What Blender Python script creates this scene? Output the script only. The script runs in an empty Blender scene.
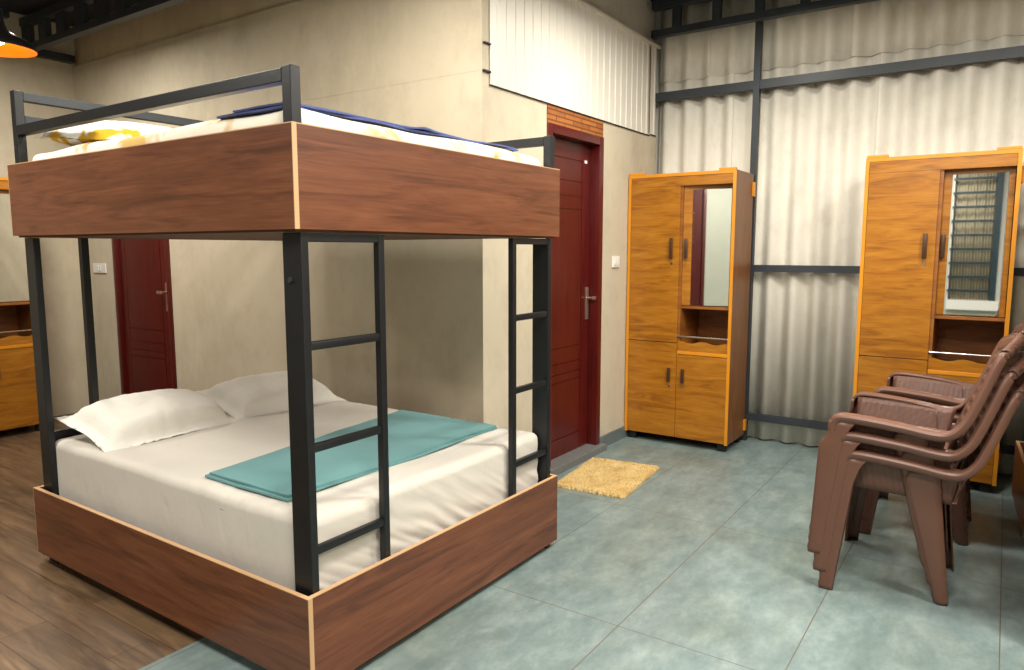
import bpy, bmesh, math, random
from mathutils import Vector, Matrix, noise
sc = bpy.context.scene
col = sc.collection
PI = math.pi
R = math.radians

# ------------------------------------------------------------------ camera, world, lights, exposure
cd = bpy.data.cameras.new('camera'); cam = bpy.data.objects.new('camera', cd); col.objects.link(cam)
cd.sensor_fit = 'HORIZONTAL'; cd.sensor_width = 36; cd.lens = 720 / 1024 * 36; cd.clip_start = .02
FA = math.atan2(496, 725)
cam.location = (0, 0, 1.42)
cam.rotation_euler = (PI / 2 - math.atan(85 / 720), 0, FA - PI / 2)
sc.camera = cam
w = bpy.data.worlds.new('world'); sc.world = w; w.use_nodes = True
w.node_tree.nodes['Background'].inputs[0].default_value = (.9, .95, 1, 1)
w.node_tree.nodes['Background'].inputs[1].default_value = .05
sc.view_settings.view_transform = 'Standard'; sc.view_settings.look = 'None'
sc.view_settings.gamma = 1; sc.view_settings.use_curve_mapping = False
sc.view_settings.exposure = 0.0

def lamp(name, loc, power, size, colr=(1, .945, .85)):
    l = bpy.data.lights.new(name, 'AREA'); l.shape = 'DISK'; l.size = size; l.energy = power; l.color = colr
    o = bpy.data.objects.new(name, l); col.objects.link(o); o.location = loc
    return o
lamp('ceiling_or_fill_light', (3.85, 1.62, 2.9), 15, .2)
lamp('ceiling_or_fill_light', (4.38, 1.35, 3.03), 13, .12)
lamp('ceiling_or_fill_light', (2.1, 2.2, 2.93), 38, .3)
lamp('ceiling_or_fill_light', (3.6, -.45, 2.93), 46, .4)
lamp('ceiling_or_fill_light', (3.2, .5, 2.95), 54, .4)  # added fill without a fixture, brightens lower sheet wall and mid floor
lamp('ceiling_or_fill_light', (2.3, -1.3, 2.93), 85, .5)  # added fill, no lamp known here: lifts sheet wall and wardrobe fronts
lamp('ceiling_or_fill_light', (.7, .4, 2.93), 86, .7)
lamp('ceiling_or_fill_light', (.3, 3.4, 2.93), 60, .6)
lamp('ceiling_or_fill_light', (2.0, 5.3, 2.93), 46, .4)
lamp('ceiling_or_fill_light', (-1.7, 1.0, 2.93), 50, .4)

# ------------------------------------------------------------------ materials
def mat(name, rough=.5, metal=0, spec=.5):
    m = bpy.data.materials.new(name); m.use_nodes = True
    b = m.node_tree.nodes['Principled BSDF']
    b.inputs['Roughness'].default_value = rough; b.inputs['Metallic'].default_value = metal
    b.inputs['Specular IOR Level'].default_value = spec
    return m, m.node_tree, b
def srgb(r, g, b):
    f = lambda c: (c / 255 / 12.92) if c / 255 <= .04045 else ((c / 255 + .055) / 1.055) ** 2.4
    return (f(r), f(g), f(b), 1)
def N(nt, t, **kw):
    n = nt.nodes.new(t)
    for k, v in kw.items():
        if k in n.inputs: n.inputs[k].default_value = v
        else: setattr(n, k, v)
    return n
def coords(nt, scale=(1, 1, 1), loc=(0, 0, 0), rot=(0, 0, 0)):
    t = N(nt, 'ShaderNodeTexCoord'); m = N(nt, 'ShaderNodeMapping')
    m.inputs['Scale'].default_value = scale; m.inputs['Location'].default_value = loc; m.inputs['Rotation'].default_value = rot
    nt.links.new(t.outputs['Object'], m.inputs['Vector']); return m.outputs['Vector']
def ramp(nt, fac, stops):
    r = N(nt, 'ShaderNodeValToRGB'); e = r.color_ramp.elements
    while len(e) < len(stops): e.new(.5)
    for i, (p, c) in enumerate(stops): e[i].position = p; e[i].color = c
    nt.links.new(fac, r.inputs['Fac']); return r.outputs['Color']
def noise_tex(nt, vec, scale, detail=4, rough=.55, dist=0):
    n = N(nt, 'ShaderNodeTexNoise'); n.inputs['Scale'].default_value = scale; n.inputs['Detail'].default_value = detail
    n.inputs['Roughness'].default_value = rough; n.inputs['Distortion'].default_value = dist
    nt.links.new(vec, n.inputs['Vector']); return n.outputs['Fac']
def mix(nt, a, b, fac, mode='MIX'):
    m = N(nt, 'ShaderNodeMix', data_type='RGBA', blend_type=mode)
    for s, v in ((m.inputs[6], a), (m.inputs[7], b), (m.inputs[0], fac)):
        if hasattr(v, 'is_linked'): nt.links.new(v, s)
        else: s.default_value = v
    return m.outputs[2]
def bump(nt, bsdf, h, strength=.2, dist=.01):
    b = N(nt, 'ShaderNodeBump'); b.inputs['Strength'].default_value = strength; b.inputs['Distance'].default_value = dist
    nt.links.new(h, b.inputs['Height']); nt.links.new(b.outputs['Normal'], bsdf.inputs['Normal'])

def plain(name, c, rough=.5, metal=0, spec=.5, var=.0, vs=3.0, bumps=0, bs=40):
    m, nt, b = mat(name, rough, metal, spec)
    v = coords(nt)
    d = tuple(x * (1 - var) for x in c[:3]) + (1,); e = tuple(min(1, x * (1 + var)) for x in c[:3]) + (1,)
    nt.links.new(ramp(nt, noise_tex(nt, v, vs), [(.3, d), (.7, e)]), b.inputs['Base Color'])
    if bumps: bump(nt, b, noise_tex(nt, v, bs, 3), bumps, .005)
    return m
def wood(name, dark, mid, light, scale=(1.3, 1.3, 16), rough=.38, figure=1.0):
    m, nt, b = mat(name, rough)
    v = coords(nt, scale)
    f1 = noise_tex(nt, v, 1.6 * figure, 6, .62, 1.1)
    base = ramp(nt, f1, [(.3, dark), (.48, mid), (.72, light)])
    v2 = coords(nt, (scale[0] * 2.2, scale[1] * 2.2, scale[2] * 5) if scale[2] > 4 else tuple(s * 4 for s in scale))
    f2 = noise_tex(nt, v2, 2.5, 4, .6)
    fine = ramp(nt, f2, [(.35, (.68, .64, .6, 1)), (.6, (1, 1, 1, 1))])
    nt.links.new(mix(nt, base, fine, .7, 'MULTIPLY'), b.inputs['Base Color'])
    return m

M = {}
M['plaster'] = None
def plaster(name, c, blotch):
    m, nt, b = mat(name, .85, 0, .25)
    v = coords(nt)
    a = ramp(nt, noise_tex(nt, v, .9, 6, .6), [(.3, tuple(x * (1 - blotch) for x in c[:3]) + (1,)), (.65, c)])
    k = ramp(nt, noise_tex(nt, v, 7, 5, .65), [(.28, (.86, .85, .83, 1)), (.5, (1, 1, 1, 1))])
    st = ramp(nt, noise_tex(nt, coords(nt, (1.6, 1.6, .8)), 1.7, 8, .72), [(.30, (.80, .79, .77, 1)), (.52, (1, 1, 1, 1))])
    nt.links.new(mix(nt, mix(nt, a, k, .55, 'MULTIPLY'), st, .8, 'MULTIPLY'), b.inputs['Base Color'])
    bump(nt, b, noise_tex(nt, v, 60, 4), .12, .004)
    return m
M['plaster'] = plaster('beige plaster', srgb(206, 195, 172), .1)
M['plaster_up'] = plaster('upper wall beige', srgb(212, 196, 166), .1)  # upper band of the left wall, slightly warmer than the plaster below
M['board_grey'] = plaster('grey board', srgb(214, 209, 198), .06)
M['cladding'] = plain('cream metal sheet', srgb(222, 217, 205), .45, var=.03)
M['cement'] = plaster('cement sheet', srgb(224, 219, 206), .06)
M['steel'] = plain('dark blue grey painted steel', srgb(46, 52, 58), .45, .0, .5, .12, 6)
M['black_steel'] = plain('black painted steel', srgb(19, 21, 24), .42, 0, .5, .2, 9, .08, 60)
M['teal_steel'] = plain('dark teal steel', srgb(18, 46, 56), .4)
M['walnut'] = wood('walnut laminate', srgb(82, 47, 31), srgb(112, 66, 43), srgb(130, 81, 54), (1.0, 1.0, 12), .36)
M['ply'] = plain('raw plywood underside', srgb(98, 62, 40), .7, var=.15)
M['edge'] = plain('cream edge band', srgb(200, 160, 118), .5, var=.05)
M['teak'] = wood('orange teak laminate', srgb(136, 80, 16), srgb(168, 107, 24), srgb(186, 126, 38), (1.5, 1.5, 12), .32)
M['teak_trim'] = plain('bright orange edge band', srgb(212, 138, 30), .35, var=.08, vs=5)
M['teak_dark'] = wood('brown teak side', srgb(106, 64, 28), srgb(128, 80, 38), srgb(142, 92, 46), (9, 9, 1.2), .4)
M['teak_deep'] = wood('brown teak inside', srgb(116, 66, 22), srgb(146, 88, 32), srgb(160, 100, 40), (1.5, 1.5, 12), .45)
M['maroon'] = wood('maroon painted wood', srgb(72, 16, 14), srgb(88, 20, 17), srgb(96, 25, 21), (12, 12, 1.0), .32)
M['handle'] = plain('brown metal handle', srgb(84, 60, 46), .35, .5)
M['chrome'] = plain('brushed chrome', srgb(190, 186, 180), .25, 1)
M['lever'] = plain('bronze lever', srgb(176, 150, 132), .35, .7)
M['white_plastic'] = plain('white plastic', srgb(232, 230, 224), .4)
M['rubber'] = plain('black rubber', srgb(18, 18, 18), .7)
M['sheet'] = None
def cloth(name, c, var=.05, bs=9, bstr=.25, rough=.9):
    m, nt, b = mat(name, rough, 0, .2)
    v = coords(nt)
    d = tuple(x * (1 - var) for x in c[:3]) + (1,)
    nt.links.new(ramp(nt, noise_tex(nt, v, 2.5, 4), [(.3, d), (.7, c)]), b.inputs['Base Color'])
    wv = noise_tex(nt, coords(nt, (1, 2.4, 1)), bs, 3, .5, .8)
    bump(nt, b, wv, bstr, .02)
    b.inputs['Sheen Weight'].default_value = .15
    return m
M['sheet'] = cloth('white cotton sheet', srgb(208, 202, 192), .04, 5, .22)
M['pillow'] = cloth('white pillow case', srgb(232, 229, 220), .03, 9, .3)
M['teal'] = cloth('teal folded cloth', srgb(100, 148, 150), .08, 6, .12)
M['blue'] = cloth('blue blanket', srgb(84, 98, 158), .2, 14, .3)
def floral(name, base, spot, thr, scale):
    m, nt, b = mat(name, .9, 0, .2)
    v = coords(nt)
    f = ramp(nt, noise_tex(nt, v, scale, 3, .5, .4), [(thr, (0, 0, 0, 1)), (thr + .06, (1, 1, 1, 1))])
    nt.links.new(mix(nt, base, spot, f), b.inputs['Base Color'])
    bump(nt, b, noise_tex(nt, v, 8, 3), .25, .02)
    return m
M['floral'] = floral('white sheet with ochre print', srgb(236, 230, 214), srgb(206, 170, 104), .55, 3.6)
m, nt, b = mat('white pillow case with yellow patch', .9, 0, .2)
v = coords(nt)
dp = N(nt, 'ShaderNodeVectorMath', operation='DOT_PRODUCT'); dp.inputs[1].default_value = (-.9, -1.1, -2.2); nt.links.new(v, dp.inputs[0])
ad = N(nt, 'ShaderNodeMath', operation='MULTIPLY_ADD'); ad.inputs[1].default_value = 1.5; nt.links.new(noise_tex(nt, v, 6, 3, .5, .3), ad.inputs[0]); nt.links.new(dp.outputs['Value'], ad.inputs[2])
nt.links.new(mix(nt, srgb(240, 236, 226), srgb(200, 156, 40), ramp(nt, ad.outputs[0], [(.93, (0, 0, 0, 1)), (.99, (1, 1, 1, 1))])), b.inputs['Base Color'])
M['yellow_print'] = m
M['chair'] = plain('brown moulded plastic', srgb(104, 70, 56), .38, 0, .5, .04, 4)
def weave(name, c):
    m, nt, b = mat(name, .42)
    v = coords(nt)
    wv = N(nt, 'ShaderNodeTexWave', wave_type='BANDS', bands_direction='Z'); wv.inputs['Scale'].default_value = 60
    wx = N(nt, 'ShaderNodeTexWave', wave_type='BANDS', bands_direction='DIAGONAL'); wx.inputs['Scale'].default_value = 26
    nt.links.new(v, wv.inputs['Vector']); nt.links.new(coords(nt, (1, 1, 0)), wx.inputs['Vector'])
    h = mix(nt, wv.outputs['Color'], wx.outputs['Color'], .5)
    nt.links.new(ramp(nt, h, [(.1, tuple(x * .82 for x in c[:3]) + (1,)), (.7, c)]), b.inputs['Base Color'])
    bump(nt, b, h, .5, .004)
    return m
M['weave'] = weave('brown plastic with woven relief', srgb(108, 73, 59))
M['rug'] = None
m, nt, b = mat('yellow shag pile', .95, 0, .1)
v = coords(nt)
a_ = ramp(nt, noise_tex(nt, v, 7, 4, .6), [(.3, srgb(206, 172, 108)), (.7, srgb(232, 204, 146))])
k_ = ramp(nt, noise_tex(nt, v, 90, 3, .6), [(.3, (.66, .62, .55, 1)), (.65, (1, 1, 1, 1))])
nt.links.new(mix(nt, a_, k_, .6, 'MULTIPLY'), b.inputs['Base Color']); bump(nt, b, noise_tex(nt, v, 120, 3), .8, .01)
M['rug'] = m
# mirror
m, nt, b = mat('mirror glass', .02, 1); b.inputs['Base Color'].default_value = (.86, .88, .86, 1); M['mirror'] = m
# tiled floor
m, nt, b = mat('grey green stone tile', .34)
v = coords(nt, (1, 1, 1), (-2.365 + 2.4, -.53 + 3.0, 0))
br = N(nt, 'ShaderNodeTexBrick'); br.offset = 0; br.squash = 1
br.inputs['Scale'].default_value = 1; br.inputs['Brick Width'].default_value = 1.2; br.inputs['Row Height'].default_value = .6
br.inputs['Mortar Size'].default_value = .0022; br.inputs['Mortar Smooth'].default_value = .2; br.inputs['Bias'].default_value = 0
nt.links.new(v, br.inputs['Vector'])
c1 = ramp(nt, noise_tex(nt, coords(nt, (1, 1.8, 1)), 4.2, 9, .75, .1), [(.28, srgb(96, 114, 115)), (.5, srgb(121, 138, 137)), (.72, srgb(148, 162, 159))])
c2 = ramp(nt, noise_tex(nt, coords(nt, (1, 1, 1), (5, 2, 0)), 1.7, 6, .66, .1), [(.42, (1, 1, 1, 1)), (.68, srgb(234, 229, 218))])
c3 = mix(nt, c1, c2, .8, 'MULTIPLY')
c4 = ramp(nt, noise_tex(nt, v, 28, 4, .7), [(.3, (.86, .88, .88, 1)), (.6, (1, 1, 1, 1))])
c3 = mix(nt, c3, c4, .6, 'MULTIPLY')
nt.links.new(mix(nt, c3, srgb(98, 88, 76), br.outputs['Fac']), b.inputs['Base Color'])
M['tile'] = m
# wooden floor, planks along Y
m, nt, b = mat('brown plank laminate', .42)
v = coords(nt, (1, 1, 1), (0, 0, 0), (0, 0, R(90)))
br = N(nt, 'ShaderNodeTexBrick'); br.offset = .37
br.inputs['Scale'].default_value = 1; br.inputs['Brick Width'].default_value = 1.25; br.inputs['Row Height'].default_value = .165
br.inputs['Mortar Size'].default_value = .0015; br.inputs['Color1'].default_value = (.8, .8, .8, 1); br.inputs['Color2'].default_value = (1.1, 1.08, 1.05, 1); br.inputs['Mortar'].default_value = (.3, .26, .22, 1)
nt.links.new(v, br.inputs['Vector'])
g = ramp(nt, noise_tex(nt, coords(nt, (11, 1.1, 1)), 1.4, 6, .65, 1.2), [(.28, srgb(66, 52, 38)), (.5, srgb(102, 80, 58)), (.72, srgb(132, 107, 80))])
g2 = ramp(nt, noise_tex(nt, coords(nt, (2.5, .9, 1)), 2.2, 4, .6, .6), [(.35, (.72, .72, .74, 1)), (.6, (1, 1, 1, 1))])
nt.links.new(mix(nt, mix(nt, g, g2, .7, 'MULTIPLY'), br.outputs['Color'], 1.0, 'MULTIPLY'), b.inputs['Base Color'])
M['plank'] = m
# bricks over the door
m, nt, b = mat('orange brick', .7)
v = coords(nt, (1, 1, 1), (0, 0, 0), (R(90), 0, 0))
br = N(nt, 'ShaderNodeTexBrick'); br.inputs['Scale'].default_value = 1; br.inputs['Brick Width'].default_value = .21; br.inputs['Row Height'].default_value = .031
br.inputs['Mortar Size'].default_value = .005; br.inputs['Color1'].default_value = srgb(176, 110, 46); br.inputs['Color2'].default_value = srgb(150, 84, 34); br.inputs['Mortar'].default_value = srgb(112, 62, 28)
nt.links.new(v, br.inputs['Vector'])
nt.links.new(mix(nt, br.outputs['Color'], ramp(nt, noise_tex(nt, v, 14), [(.3, (.7, .66, .6, 1)), (.6, (1, 1, 1, 1))]), .7, 'MULTIPLY'), b.inputs['Base Color'])
M['brick'] = m
M['sill'] = plain('grey granite sill', srgb(112, 114, 112), .4, var=.15, vs=30)
M['skirting'] = plain('grey tile skirting', srgb(104, 114, 114), .4, var=.1, vs=8)
M['roof'] = plain('dark roof sheet', srgb(34, 36, 42), .7, var=.1)
M['shade_out'] = plain('black enamel', srgb(30, 28, 28), .3)
M['shade_in'] = plain('gold enamel', srgb(206, 112, 16), .4, .2)
M['white_wall'] = plain('pale painted wall', srgb(186, 188, 174), .6, var=.04)
M['curtain'] = plain('beige curtain', srgb(176, 168, 146), .9, var=.06)
m, nt, b = mat('lit bulb', .3); b.inputs['Emission Color'].default_value = (1, .72, .36, 1); b.inputs['Emission Strength'].default_value = 18
b.inputs['Base Color'].default_value = (1, .9, .7, 1); M['bulb'] = m

# ------------------------------------------------------------------ mesh helpers
class MB:
    def __init__(s): s.v = []; s.f = []
    def add(s, vs, fs):
        o = len(s.v); s.v += [tuple(p) for p in vs]; s.f += [tuple(i + o for i in f) for f in fs]; return s
    def box(s, x0, y0, z0, x1, y1, z1, bev=0):
        bm = bmesh.new(); bmesh.ops.create_cube(bm, size=1)
        for p in bm.verts: p.co = Vector(((x0 + x1) / 2 + p.co.x * (x1 - x0), (y0 + y1) / 2 + p.co.y * (y1 - y0), (z0 + z1) / 2 + p.co.z * (z1 - z0)))
        if bev: bmesh.ops.bevel(bm, geom=bm.edges[:], offset=bev, segments=2, affect='EDGES', profile=.6)
        bm.verts.index_update(); s.add([p.co for p in bm.verts], [[q.index for q in f.verts] for f in bm.faces]); bm.free(); return s
    def tube(s, pts, r, n=10, cap=True):
        pts = [Vector(p) for p in pts]; rings = []
        rr = r if isinstance(r, (list, tuple)) else [r] * len(pts)
        up = None
        for i, p in enumerate(pts):
            d = (pts[min(i + 1, len(pts) - 1)] - pts[max(i - 1, 0)]).normalized()
            if up is None: up = d.orthogonal().normalized()
            up = (up - d * up.dot(d)).normalized(); sd = d.cross(up)
            rings.append([p + (up * math.cos(2 * PI * k / n) + sd * math.sin(2 * PI * k / n)) * rr[i] for k in range(n)])
        return s.loft(rings, True, cap)
    def loft(s, rings, closed=True, cap=True):
        n = len(rings[0]); vs = [p for r_ in rings for p in r_]; fs = []
        for i in range(len(rings) - 1):
            for k in range(n if closed else n - 1):
                a = i * n + k; b_ = i * n + (k + 1) % n
                fs.append((a, b_, b_ + n, a + n))
        if cap and closed:
            fs.append(tuple(range(n))[::-1]); fs.append(tuple((len(rings) - 1) * n + k for k in range(n)))
        return s.add(vs, fs)
    def lathe(s, prof, c, n=32):
        rings = [[(c[0] + r * math.cos(2 * PI * k / n), c[1] + r * math.sin(2 * PI * k / n), c[2] + z) for k in range(n)] for r, z in prof]
        return s.loft(rings, True, False)
    def build(s, name, m, parent=None, smooth=False, solid=0, angle=40):
        me = bpy.data.meshes.new(name); me.from_pydata(s.v, [], s.f); me.update()
        bm = bmesh.new(); bm.from_mesh(me); bmesh.ops.recalc_face_normals(bm, faces=bm.faces); bm.to_mesh(me); bm.free()
        me.materials.append(m)
        o = bpy.data.objects.new(name, me); col.objects.link(o)
        if parent: o.parent = parent
        if smooth:
            for p in me.polygons: p.use_smooth = True
            me.set_sharp_from_angle(angle=R(angle))
        if solid:
            md = o.modifiers.new('solid', 'SOLIDIFY'); md.thickness = solid; md.offset = 0
        return o
def box(name, m, x0, y0, z0, x1, y1, z1, parent=None, bev=0):
    return MB().box(x0, y0, z0, x1, y1, z1, bev).build(name, m, parent)
def tag(o, label=None, cat=None, group=None, kind=None):
    for k, v_ in (('label', label), ('category', cat), ('group', group), ('kind', kind)):
        if v_: o[k] = v_
    return o
def empty(name, loc=(0, 0, 0), rz=0):
    o = bpy.data.objects.new(name, None); col.objects.link(o); o.location = loc; o.rotation_euler = (0, 0, rz); o.empty_display_size = .1
    return o
def copy_tree(o, parent=None):
    c = o.copy(); col.objects.link(c)
    if parent: c.parent = parent
    for ch in list(o.children): copy_tree(ch, c)
    return c
def struct(o): o['kind'] = 'structure'; return o
rnd = random.Random(7)
def nz(x, y, z=0, s=1.0): return noise.noise(Vector((x * s, y * s, z * s)))

# ------------------------------------------------------------------ setting
XW, YD, XL, YB = 5.4, 2.33, 3.127, 6.67          # sheet wall, door wall, wall beside the bed, far wall
XR, YS, ZT, ZC = -2.7, -2.6, 2.965, 3.30
struct(box('floor', M['tile'], XR - .2, YS - .2, -.1, XW + .15, 2.352, 0))
struct(box('floor_wood', M['plank'], XR - .2, 2.352, -.1, XL + .3, YB + .2, 0))
struct(box('ceiling', M['roof'], XR - .2, YS - .2, ZC, XW + .2, YB + .2, ZC + .08))
struct(box('wall_back', M['plaster'], XR - .2, YB, 0, XL + .3, YB + .15, ZC))
struct(box('wall_side', M['plaster'], XR - .2, YS - .15, 0, XW + .2, YS, ZC))
# wall beside the bed, with a door opening
D2a, D2b, D2z = 5.34, 6.185, 2.12
b_ = MB()
b_.box(XL, YD, 0, XL + .16, D2a, 2.3545); b_.box(XL, D2b, 0, XL + .16, YB, 2.3545); b_.box(XL, D2a, D2z, XL + .16, D2b, 2.3545)
b_.box(XL + .0015, YD, 2.356, XL + .16, YB, ZT)
struct(b_.build('wall_left', M['plaster']))
struct(box('wall_left_upper', M['plaster_up'], XL + .03, YD + .04, ZT, XL + .16, YB, ZC))
# door wall
D1a, D1b, D1z = 3.774, 4.50, 2.18
b_ = MB()
b_.box(XL + .16, YD, 0, D1a, YD + .16, 2.31); b_.box(D1b, YD, 0, XW, YD + .16, 2.31); b_.box(D1a, YD, 2.29, D1b, YD + .16, 2.31)
b_.box(XL + .16, YD + .012, 2.31, XW, YD + .16, ZT)
struct(b_.build('wall_door', M['plaster']))
struct(box('wall_door_upper', M['board_grey'], XL + .16, YD + .035, ZT, XW, YD + .16, ZC))
# ribbed sheet above the door
def ribbed(x0, x1, z0, z1, y):
    xs = []; x = x0; p = .088
    while x < x1:
        for dx, dy in ((0, 0), (.058, 0), (.062, -.0055), (.078, -.0055), (.082, 0)):
            if x + dx < x1: xs.append((x + dx, y + dy))
        x += p
    mb = MB(); mb.add([(a, c, z0) for a, c in xs] + [(a, c, z1) for a, c in xs], [(i, i + 1, len(xs) + i + 1, len(xs) + i) for i in range(len(xs) - 1)])
    return mb
o = ribbed(3.192, 5.26, 2.293, ZT, YD - .006).build('wall_cladding', M['cladding'], solid=.003); struct(o)
o = ribbed(5.27, 5.385, 2.305, ZT, YD - .004).build('wall_cladding_strip', M['cladding'], solid=.003); struct(o)
b_ = MB(); b_.box(3.192, YD - .012, 2.287, 5.26, YD, 2.292); b_.box(5.28, YD - .012, 2.298, 5.38, YD, 2.303)
b_.box(3.132, YD - .015, 2.348, 3.19, YD, 2.358); b_.box(3.135, YD - .015, 2.492, 3.192, YD, 2.499)
struct(b_.build('trim_1', M['rubber']))
struct(box('trim_2', M['cladding'], 3.192, YD - .03, ZT - .012, 5.385, YD + .02, ZT + .004))
struct(box('baseboard_door', M['skirting'], D1b, YD - .012, 0, XW - .03, YD, .09, bev=.003))
struct(box('baseboard_door_left', M['skirting'], XL, YD - .012, 0, D1a, YD, .09, bev=.003))
struct(box('baseboard_left', M['skirting'], XL - .012, YD, 0, XL, D2a, .09, bev=.003))
# corrugated sheet wall: two tiers of overlapping sheets
def sheet_wall():
    mb = MB(); P = .165; A = .030
    for z0, z1, dx in ((.012, 2.76, 0), (2.70, ZC, -.009)):
        y = YD; k = 0; off = .0 if dx == 0 else .45
        edges = [YD]
        e = 2.31 - (.37 if dx == 0 else .52)
        e = 2.31 - (.58 if dx == 0 else .40)
        while e > YS: edges.append(e); e -= .99
        edges.append(YS)
        for a, c in zip(edges[:-1], edges[1:]):
            n = max(4, int((a - c) / P * 14)); d = dx + (.004 if k % 2 else -.002); k += 1
            a2 = a + (.035 if k > 1 else 0)
            ys = [a2 + (c - a2) * i / n for i in range(n + 1)]
            xs = [XW + .03 + d + A * math.sin(2 * PI * (q + .02) / P) for q in ys]
            mb.add([(x, q, z0) for x, q in zip(xs, ys)] + [(x, q, z1) for x, q in zip(xs, ys)], [(i, i + 1, n + 2 + i, n + 1 + i) for i in range(n)])
    return mb
o = sheet_wall().build('wall_right', M['cement'], smooth=True, solid=.005); struct(o)
struct(box('wall_right_outer', M['board_grey'], XW + .075, YS, 0, XW + .15, YD + .16, ZC))

# doors
def make_door(name, wdt, zt, sill, rec=0):
    """local: width along x, opening faces -y, wall thickness +y"""
    d = empty(name); struct(d)
    f = MB(); j = .055
    f.box(0, -.012, 0, j, .13, zt, .004); f.box(wdt - j, -.012, 0, wdt, .13, zt, .004); f.box(j, -.012, zt - j, wdt - j, .13, zt, .004)
    f.build('door_frame', M['maroon'], d, smooth=True)
    z0 = .03 if sill else .008
    lx0, lx1 = j + .002, wdt - j - .002
    l = MB(); l.box(lx0, .07 - rec, z0, lx1, .105 - rec, zt - j - .003, .002)
    # raised plates leave narrow grooves between them
    W = lx1 - lx0; px1 = lx1 - .115; px0 = lx0 + .1
    zs = [z0 + .012, .17, .55, .605, .675, .78, 1.69, 1.775, 1.873, min(2.005, zt - j - .06)]
    g = .007
    l.box(lx0, .064 - rec, z0, px0 - g, .0701 - rec, zt - j - .004); l.box(px1 + g, .064 - rec, z0, lx1, .0701 - rec, zt - j - .004)
    l.box(px0 - g, .064 - rec, zs[-1] + g, px1 + g, .0701 - rec, zt - j - .004)
    for a, c in zip(zs[:-1], zs[1:]): l.box(px0, .064 - rec, a, px1, .0701 - rec, c - g)
    l.build('door_leaf', M['maroon'], d)
    h = MB(); hx = lx1 - .03
    h.box(hx - .02, .056 - rec, .94, hx + .02, .066 - rec, 1.165, .004)
    h.tube([(hx, .058 - rec, 1.09), (hx, .02 - rec, 1.09)], .009)
    h.box(hx - (.06 if rec else .014), .004 - rec, 1.078, hx + (.014 if rec else .06), .018 - rec, 1.102, .005)
    h.build('door_handle', M['lever'], d, smooth=True)
    if sill: box('door_sill', M['sill'], -.02, -.06, 0, wdt + .02, .12, .045, d, .004)
    return d
d1 = make_door('door_1', D1b - D1a, D1z, True); d1.location = (D1a, YD, 0)
tag(d1, 'maroon panelled door behind the foot of the bunk bed')
box('door_sticker', M['white_plastic'], D1b - D1a - .135, .0625, 2.0, D1b - D1a - .1, .064, 2.02, d1)
box('transom_brick', M['brick'], .0, -.004, D1z, D1b - D1a, .1, 2.292, d1)
d2 = make_door('door_2', D2b - D2a, D2z, False, .05); d2.location = (XL, D2b, 0); d2.rotation_euler = (0, 0, -PI / 2)
tag(d2, 'maroon door seen under the upper bunk beyond the pillows')

# rear wall (behind the camera, seen in the wardrobe mirrors): pale wall, maroon door, barred window with curtain
W1a, W1b, W1z0, W1z1 = .06, .72, .66, 2.8
D3a, D3b = 1.17, 1.97
b_ = MB()
b_.box(XR - .15, YS, 0, XR, W1a, ZC); b_.box(XR - .15, W1b, 0, XR, D3a, ZC); b_.box(XR - .15, D3b, 0, XR, YB, ZC)
b_.box(XR - .15, W1a, 0, XR, W1b, W1z0); b_.box(XR - .15, W1a, W1z1, XR, W1b, ZC); b_.box(XR - .15, D3a, 2.6, XR, D3b, ZC)
struct(b_.build('wall_rear', M['white_wall']))
d3 = make_door('door_3', D3b - D3a, 2.6, False); d3.location = (XR, D3a, 0); d3.rotation_euler = (0, 0, PI / 2)
tag(d3, 'maroon door behind the viewer, reflected in the left wardrobe mirror')
wn = empty('window_1', (XR, W1a, 0)); struct(wn); tag(wn, 'barred curtained window reflected in the right wardrobe mirror')
f = MB(); WW = W1b - W1a
f.box(-.02, 0, W1z0, .02, .05, W1z1); f.box(-.02, WW - .012, W1z0, .02, WW, W1z1); f.box(-.02, .05, W1z1 - .05, .02, WW - .012, W1z1)
f.build('window_frame', M['white_plastic'], wn)
box('window_sill', M['white_plastic'], -.1, 0, W1z0 - .12, .12, WW, W1z0 + .02, wn)
box('grille_post', M['teal_steel'], .03, .05, W1z0 + .02, .07, .13, W1z1, wn)
zz = W1z0 + .14
while zz < W1z1 - .3:
    box('grille_bar', M['teal_steel'], .035, .13, zz, .06, WW, zz + .035, wn); zz += .205
mb = MB(); n = 90; cx = [(-.07 + .02 * math.sin(i * 1.1) + .01 * math.sin(i * .37), .03 + (WW - .06) * i / n) for i in range(n + 1)]
mb.add([(x, y, W1z0 + .02) for x, y in cx] + [(x, y, W1z1 - .02) for x, y in cx], [(i, i + 1, n + 2 + i, n + 1 + i) for i in range(n)])
mb.build('curtain', M['curtain'], wn, smooth=True, solid=.003)

# ------------------------------------------------------------------ steel frame of the shed
sp = box('steel_post', M['steel'], XW - .062, 1.53, 0, XW - .018, 1.574, ZC); tag(sp, 'dark steel post beside the tall wardrobe at the corner', 'post')
for z0, z1, lab in ((2.556, 2.618, 'highest dark steel rail across the corrugated wall'), (1.262, 1.312, 'middle dark steel rail on corrugated wall between the wardrobes'), (.158, .205, 'lowest dark steel rail on corrugated wall near the floor')):
    g = MB(); x0 = XW - .055
    g.box(x0, YS, z1 - .006, XW, YD - .01, z1); g.box(x0, YS, z0, x0 + .005, YD - .01, z1 - .006); g.box(x0 + .005, YS, z0, XW - .012, YD - .01, z0 + .006)
    tag(g.build('steel_rail', M['steel']), lab, 'rail', 'steel rails on the corrugated wall')
tag(box('steel_rail', M['steel'], -1.0, YB - .07, 2.985, XL - .005, YB - .005, 3.045), 'dark steel rail high on the far back wall', 'rail', 'steel rails on the far wall')
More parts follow.
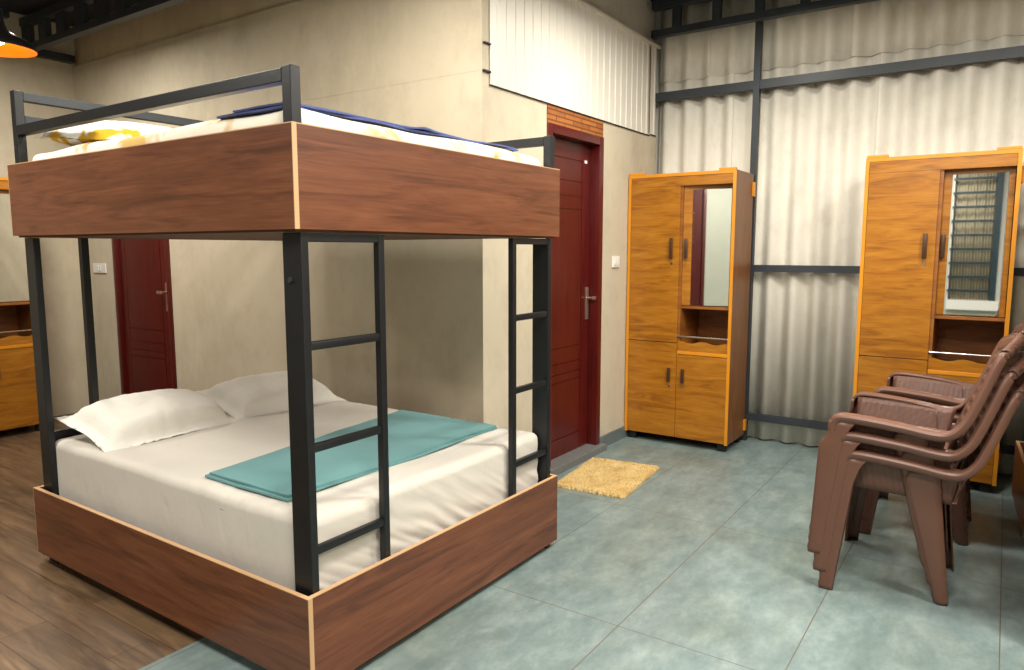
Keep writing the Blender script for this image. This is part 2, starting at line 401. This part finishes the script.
def truss(label, axis, c, a0, a1, first, step, zb=3.0, h=.2, wd=.06, sw=.03):
    t = empty('roof_truss', (0, 0, 0)); tag(t, label, 'truss', 'steel roof trusses')
    def bx(nm, u0, u1, z0, z1, d=0):
        if axis == 'y': box(nm, M['steel'], c + d, u0, z0, c + wd - d, u1, z1, t)
        else: box(nm, M['steel'], u0, c + d, z0, u1, c + wd - d, z1, t)
    bx('bottom_chord', a0, a1, zb, zb + .05); bx('top_chord', a0, a1, zb + h, zb + h + .06)
    u = first
    while u < a1 - .03:
        if u > a0: bx('strut', u - sw, u + sw, zb + .05, zb + h, .01)
        u += step
    return t
truss('ladder shaped steel truss high on the corrugated wall', 'y', XW - .17, YS, 2.315, 1.525 - .30 * 13, .30)
truss('ladder shaped steel truss along the plain wall above the bed', 'y', 2.74, YS, YB - .01, 6.3 - .29 * 30, .29, sw=.065)
truss('dark steel truss along the far wall behind the pendant lamp', 'x', YB - .2, -1.0, 2.6, -.8, .4, 3.2, .04)

# ------------------------------------------------------------------ light switches
def switch(loc, rz, label, wd=.055):
    s = empty('light_switch', loc, rz); tag(s, label, 'light switch', 'light switches')
    box('switch_plate', M['white_plastic'], -wd, -.012, -.04, wd, 0, .04, s, .004)
    for i in range(2): box('rocker', M['white_plastic'], -.035 + i * .04, -.017, -.022, -.005 + i * .04, -.0121, .022, s, .002)
switch((4.72, YD, 1.335), 0, 'white switch plate between the red door and the wardrobe')
switch((XL, 6.42, 1.265), -PI / 2, 'white switch plate beside the far red door, under the bunk', .105)

# ------------------------------------------------------------------ bunk bed
BW, BL = 1.499, 1.868
def make_bunk():
    t = empty('bunk_bed')
    def board(nm, x0, y0, x1, y1, z0, z1, ends):
        o = box(nm, M['walnut'], x0, y0, z0, x1, y1, z1, t)
        e = MB(); k = .003
        e.box(x0, y0, z1, x1, y1, z1 + k)
        long_y = (y1 - y0) > (x1 - x0)
        for s in ends:
            if long_y:
                yy = y0 if s == 0 else y1
                e.box(x0, yy - (k if s == 0 else 0), z0, x1, yy + (0 if s == 0 else k), z1 + k)
            else:
                xx = x0 if s == 0 else x1
                e.box(xx - (k if s == 0 else 0), y0, z0, xx + (0 if s == 0 else k), y1, z1 + k)
        e.build('edge_band', M['edge'], o)
        return o
    T = .016
    for pre, z0, z1 in (('lower', .03, .347), ('upper', 1.481, 1.781)):
        board(pre + '_side_board', 0, 0, T, BL, z0 + (.018 if pre == 'lower' else 0), z1, (0, 1))
        board(pre + '_side_board', BW - T, T, BW, BL, z0, z1, (1,))
        board(pre + '_foot_board', T, 0, BW, T, z0, z1, ())
        board(pre + '_head_board', T, BL - T, BW - T, BL, z0, z1, ())
    box('lower_deck', M['ply'], T, T, .2, BW - T, BL - T, .22, t)
    box('upper_deck', M['ply'], T, T, 1.474, BW - T, BL - T, 1.49, t)
    S = M['black_steel']; g = .003
    def post(x0, y0, x1, y1, z0, z1, nm='post'): return box(nm, S, x0, y0, z0, x1, y1, z1, t, g)
    p1 = post(.036, .019, .064, .105, .0, 1.472)
    MB().tube([(.029, .07, 1.33), (.039, .07, 1.33)], .008).build('bolt', M['steel'], p1)
    post(BW - .064, .019, BW - .036, .105, .0, 1.472); post(.036, BL - .100, .064, BL - .018, .0, 1.472); post(BW - .064, BL - .100, BW - .036, BL - .018, .0, 1.472)
    lit_steel = M['steel']  # greyer steel for head rails: light falling on them put into the colour
    for x0, y0, zt in ((.0165, .0165, 1.948), (BW - .053, .0165, 1.93), (.0165, BL - .075, 2.09), (BW - .053, BL - .075, 2.09)):
        box('guard_post', S, x0, y0, 1.5, x0 + .036, y0 + .040, zt, t, g)
    box('head_stile', S, .255, BL - .055, .22, .287, BL - .02, 1.48, t, g)
    box('head_bar', S, .064, BL - .05, .535, BW - .064, BL - .02, .60, t, g)
    # guard rails
    box('guard_rail', S, .017, .0565, 1.904, .052, BL - .075, 1.944, t, g)
    box('guard_rail', S, BW - .052, .0565, 1.89, BW - .017, BL - .075, 1.928, t, g)
    box('head_rail', lit_steel, .0525, BL - .073, 2.05, BW - .053, BL - .037, 2.088, t, g)
    box('head_rail', lit_steel, .0525, BL - .073, 1.955, BW - .053, BL - .037, 1.99, t, g)
    # two ladders hung on the foot posts
    for stx, x0, x1 in ((.358, .064, .358), (1.151, 1.178, BW - .064)):
        box('ladder_stile', S, stx, .02, .22, stx + .027, .046, 1.47, t, g)
        box('ladder_top', S, x0, .021, 1.444, x1, .045, 1.47, t, g)
        for z in (.478, .808, 1.128): MB().box(x0, .022, z - .0135, x1, .044, z + .0135, .005).build('rung', S, t, smooth=True)
    return t
bunk = make_bunk(); bunk.location = (1.383, 1.708, 0)
tag(bunk, 'large walnut bunk bed with black steel posts and two ladders', 'bunk bed', 'bunk beds')
bunk2 = copy_tree(bunk); bunk2.location = (3.02, -.215, 0); bunk2.rotation_euler = (0, 0, R(-86.7))
bunk2['label'] = 'second bunk bed at the right picture edge, behind the chair stacks'

def rounded(cx, cy, cz, hx, hy, hz, r, n=26, disp=None, px=0):
    """rounded box from a cube grid"""
    bm = bmesh.new(); bmesh.ops.create_cube(bm, size=2); bmesh.ops.subdivide_edges(bm, edges=bm.edges[:], cuts=n, use_grid_fill=True)
    for p in bm.verts:
        q = Vector((p.co.x * hx, p.co.y * hy, p.co.z * hz))
        # concentrate grid lines near the rims
        i = Vector((max(-hx + r, min(hx - r, q.x)), max(-hy + r, min(hy - r, q.y)), max(-hz + r, min(hz - r, q.z))))
        d = q - i
        if d.length > 1e-9: q = i + d.normalized() * min(r, r)
        if disp: q = disp(q)
        p.co = q + Vector((cx, cy, cz))
    bm.verts.index_update(); mb = MB(); mb.add([p.co for p in bm.verts], [[a.index for a in f.verts] for f in bm.faces]); bm.free(); return mb

def sheet_folds(q):
    q = q.copy()
    hx, hy, hz = .685, .885, .172
    if q.z < hz - .03 and q.y < -hy + .05:          # drawn folds at the foot
        k = (hz - q.z) / (2 * hz)
        d_ = q.x * 1.0 + q.z * 1.6
        q.y -= .007 * k * (math.sin(d_ * 46 + 4 * nz(q.x, q.z, 0, 4)) * (.6 + .6 * nz(q.x, 0, 2, 5)) + .9 * nz(d_ * 3.5, q.z * .5, 4, 9) + .5 * nz(d_ * 8, q.z, 7, 9))
    if q.z > hz - .06: q.z += .006 * nz(q.x, q.y, 0, 3.2) + .003 * nz(q.x, q.y * 3, 2, 6)
    if q.x < -hx + .03: q.x -= .004 * nz(q.y, q.z, 1, 5)
    return q
mt = rounded(1.383 + BW / 2, 1.708 + BL / 2 + .008, .395, .685, .885, .172, .035, 90, sheet_folds).build('mattress', M['sheet'], smooth=True, angle=180)
tag(mt, 'thick mattress in white fitted sheet on the lower bunk', 'mattress', 'mattresses')
def pillow(hx, hy, h, seed, flange=.05):
    mb = MB(); nx, ny = 44, 30; top = []; bot = []
    for j in range(ny + 1):
        for i in range(nx + 1):
            u = -1 + 2 * i / nx; v_ = -1 + 2 * j / ny
            x = u * (hx * (1 - .05 * (1 - abs(v_)) * abs(u) ** 2)); y = v_ * (hy * (1 - .09 * (1 - u * u) ** 1 * abs(v_) ** 3 + .0))
            eu = min(1, (1 - abs(u)) * hx / flange); ev = min(1, (1 - abs(v_)) * hy / flange)
            su = max(0, (1 - abs(u) ** 2.6)); sv = max(0, (1 - abs(v_) ** 2.2))
            hh = h * (su ** .62) * (sv ** .6)
            fl = min((1 - abs(u)) * hx, (1 - abs(v_)) * hy) / flange
            q_ = max(0, min(1, (fl - .55) / 1.1)); hh *= .05 + .95 * q_ * q_ * (3 - 2 * q_)
            wr = .012 * nz(x + seed, y, 0, 7) * min(1, fl) + .005 * nz(x * 2.2 + seed, y * .8, 3, 16)
            edge = (abs(u) == 1 or abs(v_) == 1)
            zl = .012 * nz(x + seed, y, 8, 5) if fl < 1.2 else 0
            top.append((x, y, .3 * h + .62 * hh + wr + (0 if edge else .002) - (.05 * h if fl < .8 else 0) + zl))
            bot.append((x, y, .3 * h - .30 * hh * 1.0 + (0 if edge else -.002) + wr * .2 - (.05 * h if fl < .8 else 0) + zl))
    n = nx + 1; fs = [(j * n + i, j * n + i + 1, (j + 1) * n + i + 1, (j + 1) * n + i) for j in range(ny) for i in range(nx)]
    mb.add(top, fs); mb.add(bot, [f[::-1] for f in fs])
    me = mb
    return me
def weld(o):
    bm = bmesh.new(); bm.from_mesh(o.data); bmesh.ops.remove_doubles(bm, verts=bm.verts, dist=.0008); bmesh.ops.recalc_face_normals(bm, faces=bm.faces); bm.to_mesh(o.data); bm.free()
    for p in o.data.polygons: p.use_smooth = True
    return o
ZM = .562
p1 = weld(pillow(.34, .225, .17, 1.0).build('pillow', M['pillow'])); p1.location = (1.81, 3.32, ZM + .012); p1.rotation_euler = (R(13), 0, R(2))
tag(p1, 'plump white pillow nearest the left corner post, lower bunk', 'pillow', 'white pillows on the lower bunk')
p2 = weld(pillow(.345, .225, .155, 5.3).build('pillow', M['pillow'])); p2.location = (2.50, 3.33, ZM + .012); p2.rotation_euler = (R(14), 0, R(-2))
tag(p2, 'white pillow by the wall, partly behind the front corner post', 'pillow', 'white pillows on the lower bunk')
# teal runner: folded in two layers
def runner():
    mb = MB(); nx, ny = 40, 16
    for L, (ins, z, th) in enumerate(((0, .004, .008), (.012, .0135, .008))):
        rows_t = []; rows_b = []
        for j in range(ny + 1):
            for i in range(nx + 1):
                u = i / nx; v_ = j / ny
                x = 1.515 + ins + (1.225 - 2 * ins) * u
                y0 = 1.955 + .008 * math.sin(u * 9 + L) + ins * .6; y1 = 2.435 + .14 * u - ins
                y = y0 + (y1 - y0) * v_
                zz = ZM + .006 + z + .003 * nz(x, y, L, 6)
                rows_t.append((x, y, zz + th)); rows_b.append((x, y, zz))
        n = nx + 1
        fs = [(j * n + i, j * n + i + 1, (j + 1) * n + i + 1, (j + 1) * n + i) for j in range(ny) for i in range(nx)]
        k = len(rows_t); rim = [i for i in range(n)] + [j * n + nx for j in range(1, ny + 1)] + [ny * n + i for i in range(nx - 1, -1, -1)] + [j * n for j in range(ny - 1, 0, -1)]
        side = [(rim[q], rim[(q + 1) % len(rim)], rim[(q + 1) % len(rim)] + k, rim[q] + k) for q in range(len(rim))]
        mb.add(rows_t + rows_b, fs + [tuple(a + k for a in f[::-1]) for f in fs] + side)
    return mb
rn = runner().build('bed_runner', M['teal'], smooth=True, angle=50); tag(rn, 'folded teal cloth laid across the lower mattress', 'bed runner')
# upper bedding
um = rounded(1.383 + BW / 2, 1.708 + BL / 2 - .005, 1.675, .695, .882, .168, .045, 34, lambda q: q + Vector((0, 0, .012 * nz(q.x, q.y, 3, 3.5))) if q.z > .1 else q).build('mattress', M['floral'], smooth=True, angle=180)
tag(um, 'mattress with ochre printed white sheet on the upper bunk', 'mattress', 'mattresses')
up = weld(pillow(.33, .22, .15, 9.1, .02).build('pillow', M['yellow_print'])); up.location = (1.775, 3.23, 1.835); up.rotation_euler = (R(5), 0, R(4))
tag(up, 'yellow and white printed pillow on the upper bunk', 'pillow')
def blanket():
    mb = MB(); nx, ny = 50, 14
    for L in range(2):
        T = []; B = []
        for j in range(ny + 1):
            for i in range(nx + 1):
                u = i / nx; v_ = j / ny
                x = 1.45 + 1.22 * u - .004 * L; y = 1.80 + .008 * math.sin(u * 17 + L * 2) + (.36 - .1 * L) * v_
                z = 1.848 + .0065 * L + .003 * nz(x, y, L, 7) + .006 * math.exp(-((u - .5) / .03) ** 2) * L
                T.append((x, y, z + .0055)); B.append((x, y, z))
        n = nx + 1; fs = [(j * n + i, j * n + i + 1, (j + 1) * n + i + 1, (j + 1) * n + i) for j in range(ny) for i in range(nx)]
        k = len(T); rim = [i for i in range(n)] + [j * n + nx for j in range(1, ny + 1)] + [ny * n + i for i in range(nx - 1, -1, -1)] + [j * n for j in range(ny - 1, 0, -1)]
        mb.add(T + B, fs + [tuple(a + k for a in f[::-1]) for f in fs] + [(rim[q], rim[(q + 1) % len(rim)], rim[(q + 1) % len(rim)] + k, rim[q] + k) for q in range(len(rim))])
    return mb
bl = blanket().build('blanket', M['blue'], smooth=True, angle=60); tag(bl, 'folded blue blanket across the foot of the upper bunk', 'blanket')
m2 = mt.copy(); col.objects.link(m2); m2['label'] = 'white mattress of the bunk bed at the right picture edge'
# the mattress mesh is in room coordinates around the first bunk: carry it over to the second bunk
m2.matrix_world = Matrix.Translation((3.02, -.215, 0)) @ Matrix.Rotation(R(-86.7), 4, 'Z') @ Matrix.Translation((-1.383, -1.708, 0))

# ------------------------------------------------------------------ wardrobes
WD, DP, HT = .785, .40, 1.958
def make_wardrobe(open_angle, depth):
    t = empty('wardrobe')
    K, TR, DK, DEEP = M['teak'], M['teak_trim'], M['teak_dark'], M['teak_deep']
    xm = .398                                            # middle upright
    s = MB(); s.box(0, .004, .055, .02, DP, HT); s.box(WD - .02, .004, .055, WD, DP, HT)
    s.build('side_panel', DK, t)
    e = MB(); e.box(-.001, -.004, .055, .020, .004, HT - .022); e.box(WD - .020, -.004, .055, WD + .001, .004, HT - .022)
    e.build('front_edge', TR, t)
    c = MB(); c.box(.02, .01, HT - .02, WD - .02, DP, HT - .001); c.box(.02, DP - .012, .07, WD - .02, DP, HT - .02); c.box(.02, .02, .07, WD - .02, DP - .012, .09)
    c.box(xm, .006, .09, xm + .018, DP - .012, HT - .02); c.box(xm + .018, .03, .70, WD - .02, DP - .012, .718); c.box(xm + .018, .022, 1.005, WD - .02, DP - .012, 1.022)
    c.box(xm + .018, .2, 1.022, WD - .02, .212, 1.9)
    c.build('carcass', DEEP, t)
    box('top_edge', TR, .0, -.004, HT - .022, WD, .004, HT, t)
    box('head_panel', K, .0215, -.001, 1.868, WD - .0215, .016, HT - .023, t)
    b1 = MB(); b1.box(.004, -.003, HT, .12, .03, HT + .016, .003); b1.build('corner_block', TR, t)
    b1 = MB(); b1.box(WD - .12, -.003, HT, WD - .004, .03, HT + .016, .003); b1.build('corner_block', TR, t)
    for z0, z1 in ((1.80, 1.90), (.09, .17)): box('rear_batten', TR, WD, DP - .035, z0, WD + .016, DP, z1, t, .002)
    def handle(p, x, z, ln=.11, y=0.0, lock=False):
        h = MB(); h.box(x - .012, y - .028, z - ln / 2, x + .012, y - .018, z + ln / 2, .004); h.box(x - .006, y - .02, z + ln / 2 - .02, x + .006, y + .002, z + ln / 2 - .008); h.box(x - .006, y - .02, z - ln / 2 + .008, x + .006, y + .002, z - ln / 2 + .02)
        h.build('handle', M['handle'], p, smooth=True)
        if lock: MB().lathe([(.0001, .006), (.009, .006), (.011, .003), (.011, -.004)], (0, 0, 0), 14).build('lock', M['chrome'], p, smooth=True).matrix_local = Matrix.Translation((x, y + .003, z - ln / 2 - .03)) @ Matrix.Rotation(R(90), 4, 'X')
    d = box('door', K, .0215, -.001, .757, xm - .001, .016, 1.8665, t, .001); handle(d, xm - .055, 1.43, .15, 0, True)
    d = box('door', K, .0215, -.001, .062, xm - .001, .016, .752, t, .0015); handle(d, xm - .05, .52, .105, 0, True)
    d = box('door', K, xm + .002, -.001, .062, WD - .0215, .016, .674, t, .0015); handle(d, xm + .055, .52, .105, 0, True)
    box('ledge', TR, xm + .004, -.006, .677, WD - .021, .02, .7, t, .002)
    # wavy apron in front of the open shelf
    a = MB(); n = 28; x0, x1 = xm + .006, WD - .022; tp = []
    for i in range(n + 1):
        u = i / n; tp.append((x0 + (x1 - x0) * u, .765 + .008 * math.cos(u * 4 * PI)))
    vs = [(x, .004, .7) for x, z in tp] + [(x, .004, z) for x, z in tp] + [(x, .016, .7) for x, z in tp] + [(x, .016, z) for x, z in tp]; k = n + 1
    fs = []
    for i in range(n): fs += [(i, i + 1, k + i + 1, k + i), (2 * k + i + 1, 2 * k + i, 3 * k + i, 3 * k + i + 1), (k + i, k + i + 1, 3 * k + i + 1, 3 * k + i)]
    fs += [(0, k, 3 * k, 2 * k), (n, 2 * k + n, 3 * k + n, k + n)]
    a.add(vs, fs); a.build('shelf_apron', K, t)
    MB().tube([(x0 - .004, .002, .805), (x1 + .004, .002, .805)], .007).build('rod', M['chrome'], t, smooth=True)
    # mirror door, hinged on the right
    h = empty('mirror_door'); h.parent = t; h.location = (WD - .024, depth, 0); h.rotation_euler = (0, 0, open_angle)
    L = x1 - x0 - .006
    box('door_panel', K, -L, 0, 1.026, 0, .016, 1.9, h, .0015)
    mr = MB(); mr.box(-L + (.05 if open_angle == 0 else .062), -.004, 1.03, -.028 if open_angle == 0 else -.03, 0, 1.84); mr.build('mirror', M['mirror'], h)
    handle(h, -L + .024, 1.43, .14, 0)
    for x in (.05, WD - .05):
        for y in (.05, DP - .05):
            f = MB(); f.box(x - .03, y - .025, .0, x + .03, y + .025, .058, .006); f.build('foot', M['rubber'], t, smooth=True)
    return t
wl = make_wardrobe(R(11.9), .095); wl.location = (4.915, 2.322, 0); wl.rotation_euler = (0, 0, -PI / 2)
tag(wl, 'orange wood wardrobe in the corner beside the red door, mirror door ajar', 'wardrobe', 'wardrobes')
wr = make_wardrobe(0, .06); wr.location = (4.94, .752, 0); wr.rotation_euler = (0, 0, -PI / 2); wr.scale = (1, 1, 1.009)
tag(wr, 'orange wood wardrobe behind the chairs, bars reflected in its mirror', 'wardrobe', 'wardrobes')
wb = copy_tree(wr); wb.scale = (1, 1, 1); wb.location = (1.765, 6.2, 0); wb.rotation_euler = (0, 0, 0)
wb['label'] = 'orange wood wardrobe at the left picture edge against the far wall'

# ------------------------------------------------------------------ stacked plastic chairs
def make_chair():
    t = empty('plastic_chair')
    C, W = M['chair'], M['weave']
    prof = [(.194, .53), (.190, .565), (.172, .590), (.14, .600), (.05, .597), (-.08, .585), (-.18, .572), (-.235, .578), (-.275, .62), (-.305, .69), (-.335, .775), (-.365, .86), (-.380, .889), (-.398, .893), (-.408, .876)]
    def smoothp(p, k=3):
        out = []
        for i in range(len(p) - 1):
            p0 = p[max(0, i - 1)]; p1 = p[i]; p2 = p[i + 1]; p3 = p[min(len(p) - 1, i + 2)]
            for j in range(k):
                s = j / k
                out.append(tuple(.5 * ((2 * p1[a]) + (p2[a] - p0[a]) * s + (2 * p0[a] - 5 * p1[a] + 4 * p2[a] - p3[a]) * s * s + (3 * p1[a] - p0[a] - 3 * p2[a] + p3[a]) * s ** 3) for a in (0, 1)))
        out.append(p[-1]); return out
    pr = smoothp(prof)
    def xo(i):                                             # half width of the outer rim along the profile
        s = i / (len(pr) - 1); return .295 - .045 * max(0, (s - .5) / .5) ** 1.3
    for sgn in (-1, 1):
        a = MB(); rings = []
        for i, (y, z) in enumerate(pr):
            y0, z0 = pr[max(0, i - 1)]; y1, z1 = pr[min(len(pr) - 1, i + 1)]
            d = Vector((0, y1 - y0, z1 - z0)).normalized(); nrm = Vector((0, d.z, -d.y)); 
            if nrm.z < 0 and abs(d.y) > .3: nrm = -nrm
            # normal that points to the sitter (up on the arm, forward on the back)
            nrm = Vector((0, d.z, -d.y)) if (d.y < 0) else Vector((0, -d.z, d.y))
            x = xo(i); wd_ = .060 - .036 * min(1, max(0, (i / (len(pr) - 1) - .42) / .2))
            base = Vector((0, y, z))
            sec = [(x - wd_, -.010), (x - wd_ * .9, -.001), (x - wd_ * .45, .002), (x - .010, .001), (x - .002, -.003), (x + .002, -.010), (x + .003, -.030)]
            rings.append([Vector((sgn * sx, 0, 0)) + base + nrm * h for sx, h in sec])
        a.loft(rings, False, False)
        arm = a.build('armrest', C, t, smooth=True, solid=.004, angle=24)
        # side panel under the arm
        s = MB(); rows = []
        for k in range(7):
            f = k / 6; rows.append([(sgn * (.238 - .028 * f), .165 - .01 * f - u / 16 * (.40 - .04 * f), (.585 - .012 * (u / 16) ** 2) * (1 - f) + (.432 - .012 * u / 16) * f) for u in range(17)])
        s.loft(rows, False, False); s.build('side_panel', W, t, smooth=True, solid=.004, angle=70)
        # front leg: L channel that carries the arm rim down to the floor
        lg = MB(); rings = []
        for k in range(29):
            f = k / 28; z = .572 * (1 - f); xc = .296 + .028 * f; yc = .190 + .030 * min(1, max(0, (f - .10) / .08)) + .024 * f
            r_ = .003 * (k % 2) * (1 if f > .82 else 0)
            wy = .070 - .022 * f + .03 * max(0, 1 - f / .12) ** 2; wx = .066 - .018 * f; wy += .024 * min(1, max(0, (f - .10) / .08)) * (1 - f)
            rings.append([(sgn * (xc - wx), yc - .012, z), (sgn * (xc - wx), yc, z), (sgn * (xc - .012), yc + r_, z), (sgn * (xc - .003), yc - .003, z), (sgn * (xc + r_), yc - .012, z), (sgn * xc, yc - wy, z), (sgn * (xc - .014), yc - wy - .004, z)])
        lg.loft(rings, False, False); lg.build('front_leg', C, t, smooth=True, solid=.004, angle=60)
        lg = MB(); rings = []
        for k in range(31):
            f = k / 30; z = .555 * (1 - f); xc = .262 - .05 * f; yb = -.160 - .058 * f; wy = .140 - .092 * f ** .8
            if f < .08: wy *= .75 + .25 * f / .08; z = .555 - (.555 * f)
            r_ = .002 * (k % 2)
            rings.append([(sgn * (xc - .05 + .01 * f), yb, z), (sgn * (xc - .01), yb - r_, z), (sgn * (xc + r_), yb + .012, z), *[(sgn * (xc + .003 * math.sin(PI * q / 8) + (.0035 if q % 2 else 0) * (1 - f) + r_), yb + .012 + (wy - .022) * q / 8, z) for q in range(1, 9)], (sgn * (xc - .02), yb + wy, z)])
        lg.loft(rings, False, False); lg.build('rear_leg', C, t, smooth=True, solid=.004, angle=50)
    # backrest: curved slotted shell between the side rims, top rolled over
    bk = MB(); nu, nv = 38, 30; V = []
    def back_pt(u, v_):
        z = .45 + (.895 - .45) * v_; 
        # interpolate rim y for height
        yy = -.215 - .163 * v_ ** 1.0
        hw = .222 + .012 * v_
        cur = (1 - u * u)
        return (u * hw, yy - .045 * cur * (.35 + .65 * v_), z + .04 * cur * v_ ** 2)
    for j in range(nv + 1):
        for i in range(nu + 1): V.append(back_pt(-1 + 2 * i / nu, j / nv))
    F = []
    for j in range(nv):
        for i in range(nu):
            hole = 2 <= i < nu - 2 and 4 <= j < nv - 3 and i % 2 == 0 and j % 3 != 0
            if not hole: F.append((j * (nu + 1) + i, j * (nu + 1) + i + 1, (j + 1) * (nu + 1) + i + 1, (j + 1) * (nu + 1) + i))
    bk.add(V, F)
    top = []
    for k, (dy, dz) in enumerate(((0, 0), (-.008, .008), (-.02, .010), (-.030, .002), (-.034, -.014))):
        top.append([(lambda p: (p[0] * 1.03, p[1] + dy, p[2] + dz))(back_pt(-1 + 2 * i / nu, 1)) for i in range(nu + 1)])
    bk.loft(top, False, False)
    bk.build('backrest', W, t, smooth=True, solid=.004, angle=60)
    st = MB(); nu, nv = 34, 30; V = []; F = []
    for j in range(nv + 1):
        for i in range(nu + 1):
            u = -1 + 2 * i / nu; v_ = j / nv
            y = -.225 + .43 * v_; z = .425 - .015 * (1 - u * u) * (1 - (2 * v_ - 1) ** 2) + .014 * v_
            if v_ > .9: z -= .9 * (v_ - .9) ** 1.0 * .6; y -= .01 * (v_ - .9) / .1
            V.append((u * (.208), y, z))
    for j in range(nv):
        for i in range(nu):
            if not (4 <= i < nu - 4 and 4 <= j < nv - 5 and i % 2 == 0 and j % 3 != 0): F.append((j * (nu + 1) + i, j * (nu + 1) + i + 1, (j + 1) * (nu + 1) + i + 1, (j + 1) * (nu + 1) + i))
    st.add(V, F); st.build('seat', W, t, smooth=True, solid=.004, angle=60)
    return t
chair = make_chair()
pos = ('lowest', 'middle', 'topmost'); first = True
for cx_, cy_, who in ((3.455, .325, 'near'), (4.20, .285, 'far')):
    for k in range(3):
        c = chair if first else copy_tree(chair); first = False
        c.location = (cx_ + .002 * k, cy_ + (.026 if who == 'near' else .014) * k, .073 * k)
        c['label'] = {'near': f'{pos[k]} brown plastic armchair of the stack nearest the camera', 'far': f'{pos[k]} brown plastic armchair of the stack next to the right wardrobe'}[who]
        c['category'] = 'chair'; c['group'] = {'near': 'nearer stack of brown plastic chairs', 'far': 'farther stack of brown plastic chairs'}[who]

# ------------------------------------------------------------------ shaggy mat before the door
def rug():
    mb = MB(); nx, ny = 150, 110
    A = [Vector((3.62, 2.17)), Vector((3.66, 1.725)), Vector((4.32, 1.785)), Vector((4.245, 2.245))]
    T = []; B = []
    for j in range(ny + 1):
        for i in range(nx + 1):
            u = i / nx; v_ = j / ny
            p = (A[1] * (1 - u) + A[2] * u) * (1 - v_) + (A[0] * (1 - u) + A[3] * u) * v_
            ed = min(u, 1 - u, v_, 1 - v_)
            jx = .004 * rnd.uniform(-1, 1) if ed > 0 else .009 * rnd.uniform(-1, 1)
            z = (.021 + .004 * nz(p.x, p.y, 0, 9) + rnd.uniform(-.004, .004)) * min(1, .25 + ed / .02)
            T.append((p.x + jx, p.y + jx * rnd.uniform(-1, 1), z)); B.append((p.x + jx, p.y, .001))
    n = nx + 1; fs = [(j * n + i, j * n + i + 1, (j + 1) * n + i + 1, (j + 1) * n + i) for j in range(ny) for i in range(nx)]
    k = len(T); rim = [i for i in range(n)] + [j * n + nx for j in range(1, ny + 1)] + [ny * n + i for i in range(nx - 1, -1, -1)] + [j * n for j in range(ny - 1, 0, -1)]
    mb.add(T + B, fs + [(rim[q], rim[(q + 1) % len(rim)], rim[(q + 1) % len(rim)] + k, rim[q] + k) for q in range(len(rim))])
    return mb
rg = rug().build('door_mat', M['rug'], smooth=True, angle=80); tag(rg, 'small shaggy yellow mat on the floor before the red door', 'mat')

# ------------------------------------------------------------------ pendant lamp
pl = empty('pendant_lamp', (1.79, 4.61, 2.505)); tag(pl, 'black pendant lamp with glowing gold inside, top left corner', 'lamp')
outp = [(.176, 0), (.176, .012), (.165, .03), (.13, .058), (.085, .082), (.05, .105), (.036, .13), (.03, .16), (.028, .2), (.02, .215), (.006, .22)]
sh = MB().lathe(outp, (0, 0, 0), 40).build('lamp_shade', M['shade_out'], pl, smooth=True, angle=60)
inp = [(.174, .001), (.162, .026), (.128, .054), (.083, .078), (.048, .1), (.032, .128), (.004, .14)]
MB().lathe(inp, (0, 0, 0), 40).build('shade_lining', M['shade_in'], sh, smooth=True, angle=60)
MB().lathe([(.003, .13), (.014, .12), (.016, .1), (.028, .075), (.032, .055), (.024, .035), (.008, .026), (.002, .025)], (0, 0, 0), 20).build('bulb', M['bulb'], pl, smooth=True)
MB().tube([(0, 0, .215), (0, 0, ZC - 2.505 - .02)], .006).build('cord', M['rubber'], pl, smooth=True)
MB().lathe([(.002, ZC - 2.505 - .03), (.045, ZC - 2.505 - .028), (.05, ZC - 2.505 - .001), (.002, ZC - 2.505)], (0, 0, 0), 20).build('canopy', M['shade_out'], pl, smooth=True)
l = bpy.data.lights.new('bulb_light', 'POINT'); l.energy = 3.2; l.color = (1, .7, .38); l.shadow_soft_size = .03
o = bpy.data.objects.new('bulb_light', l); col.objects.link(o); o.parent = pl; o.location = (0, 0, .012)
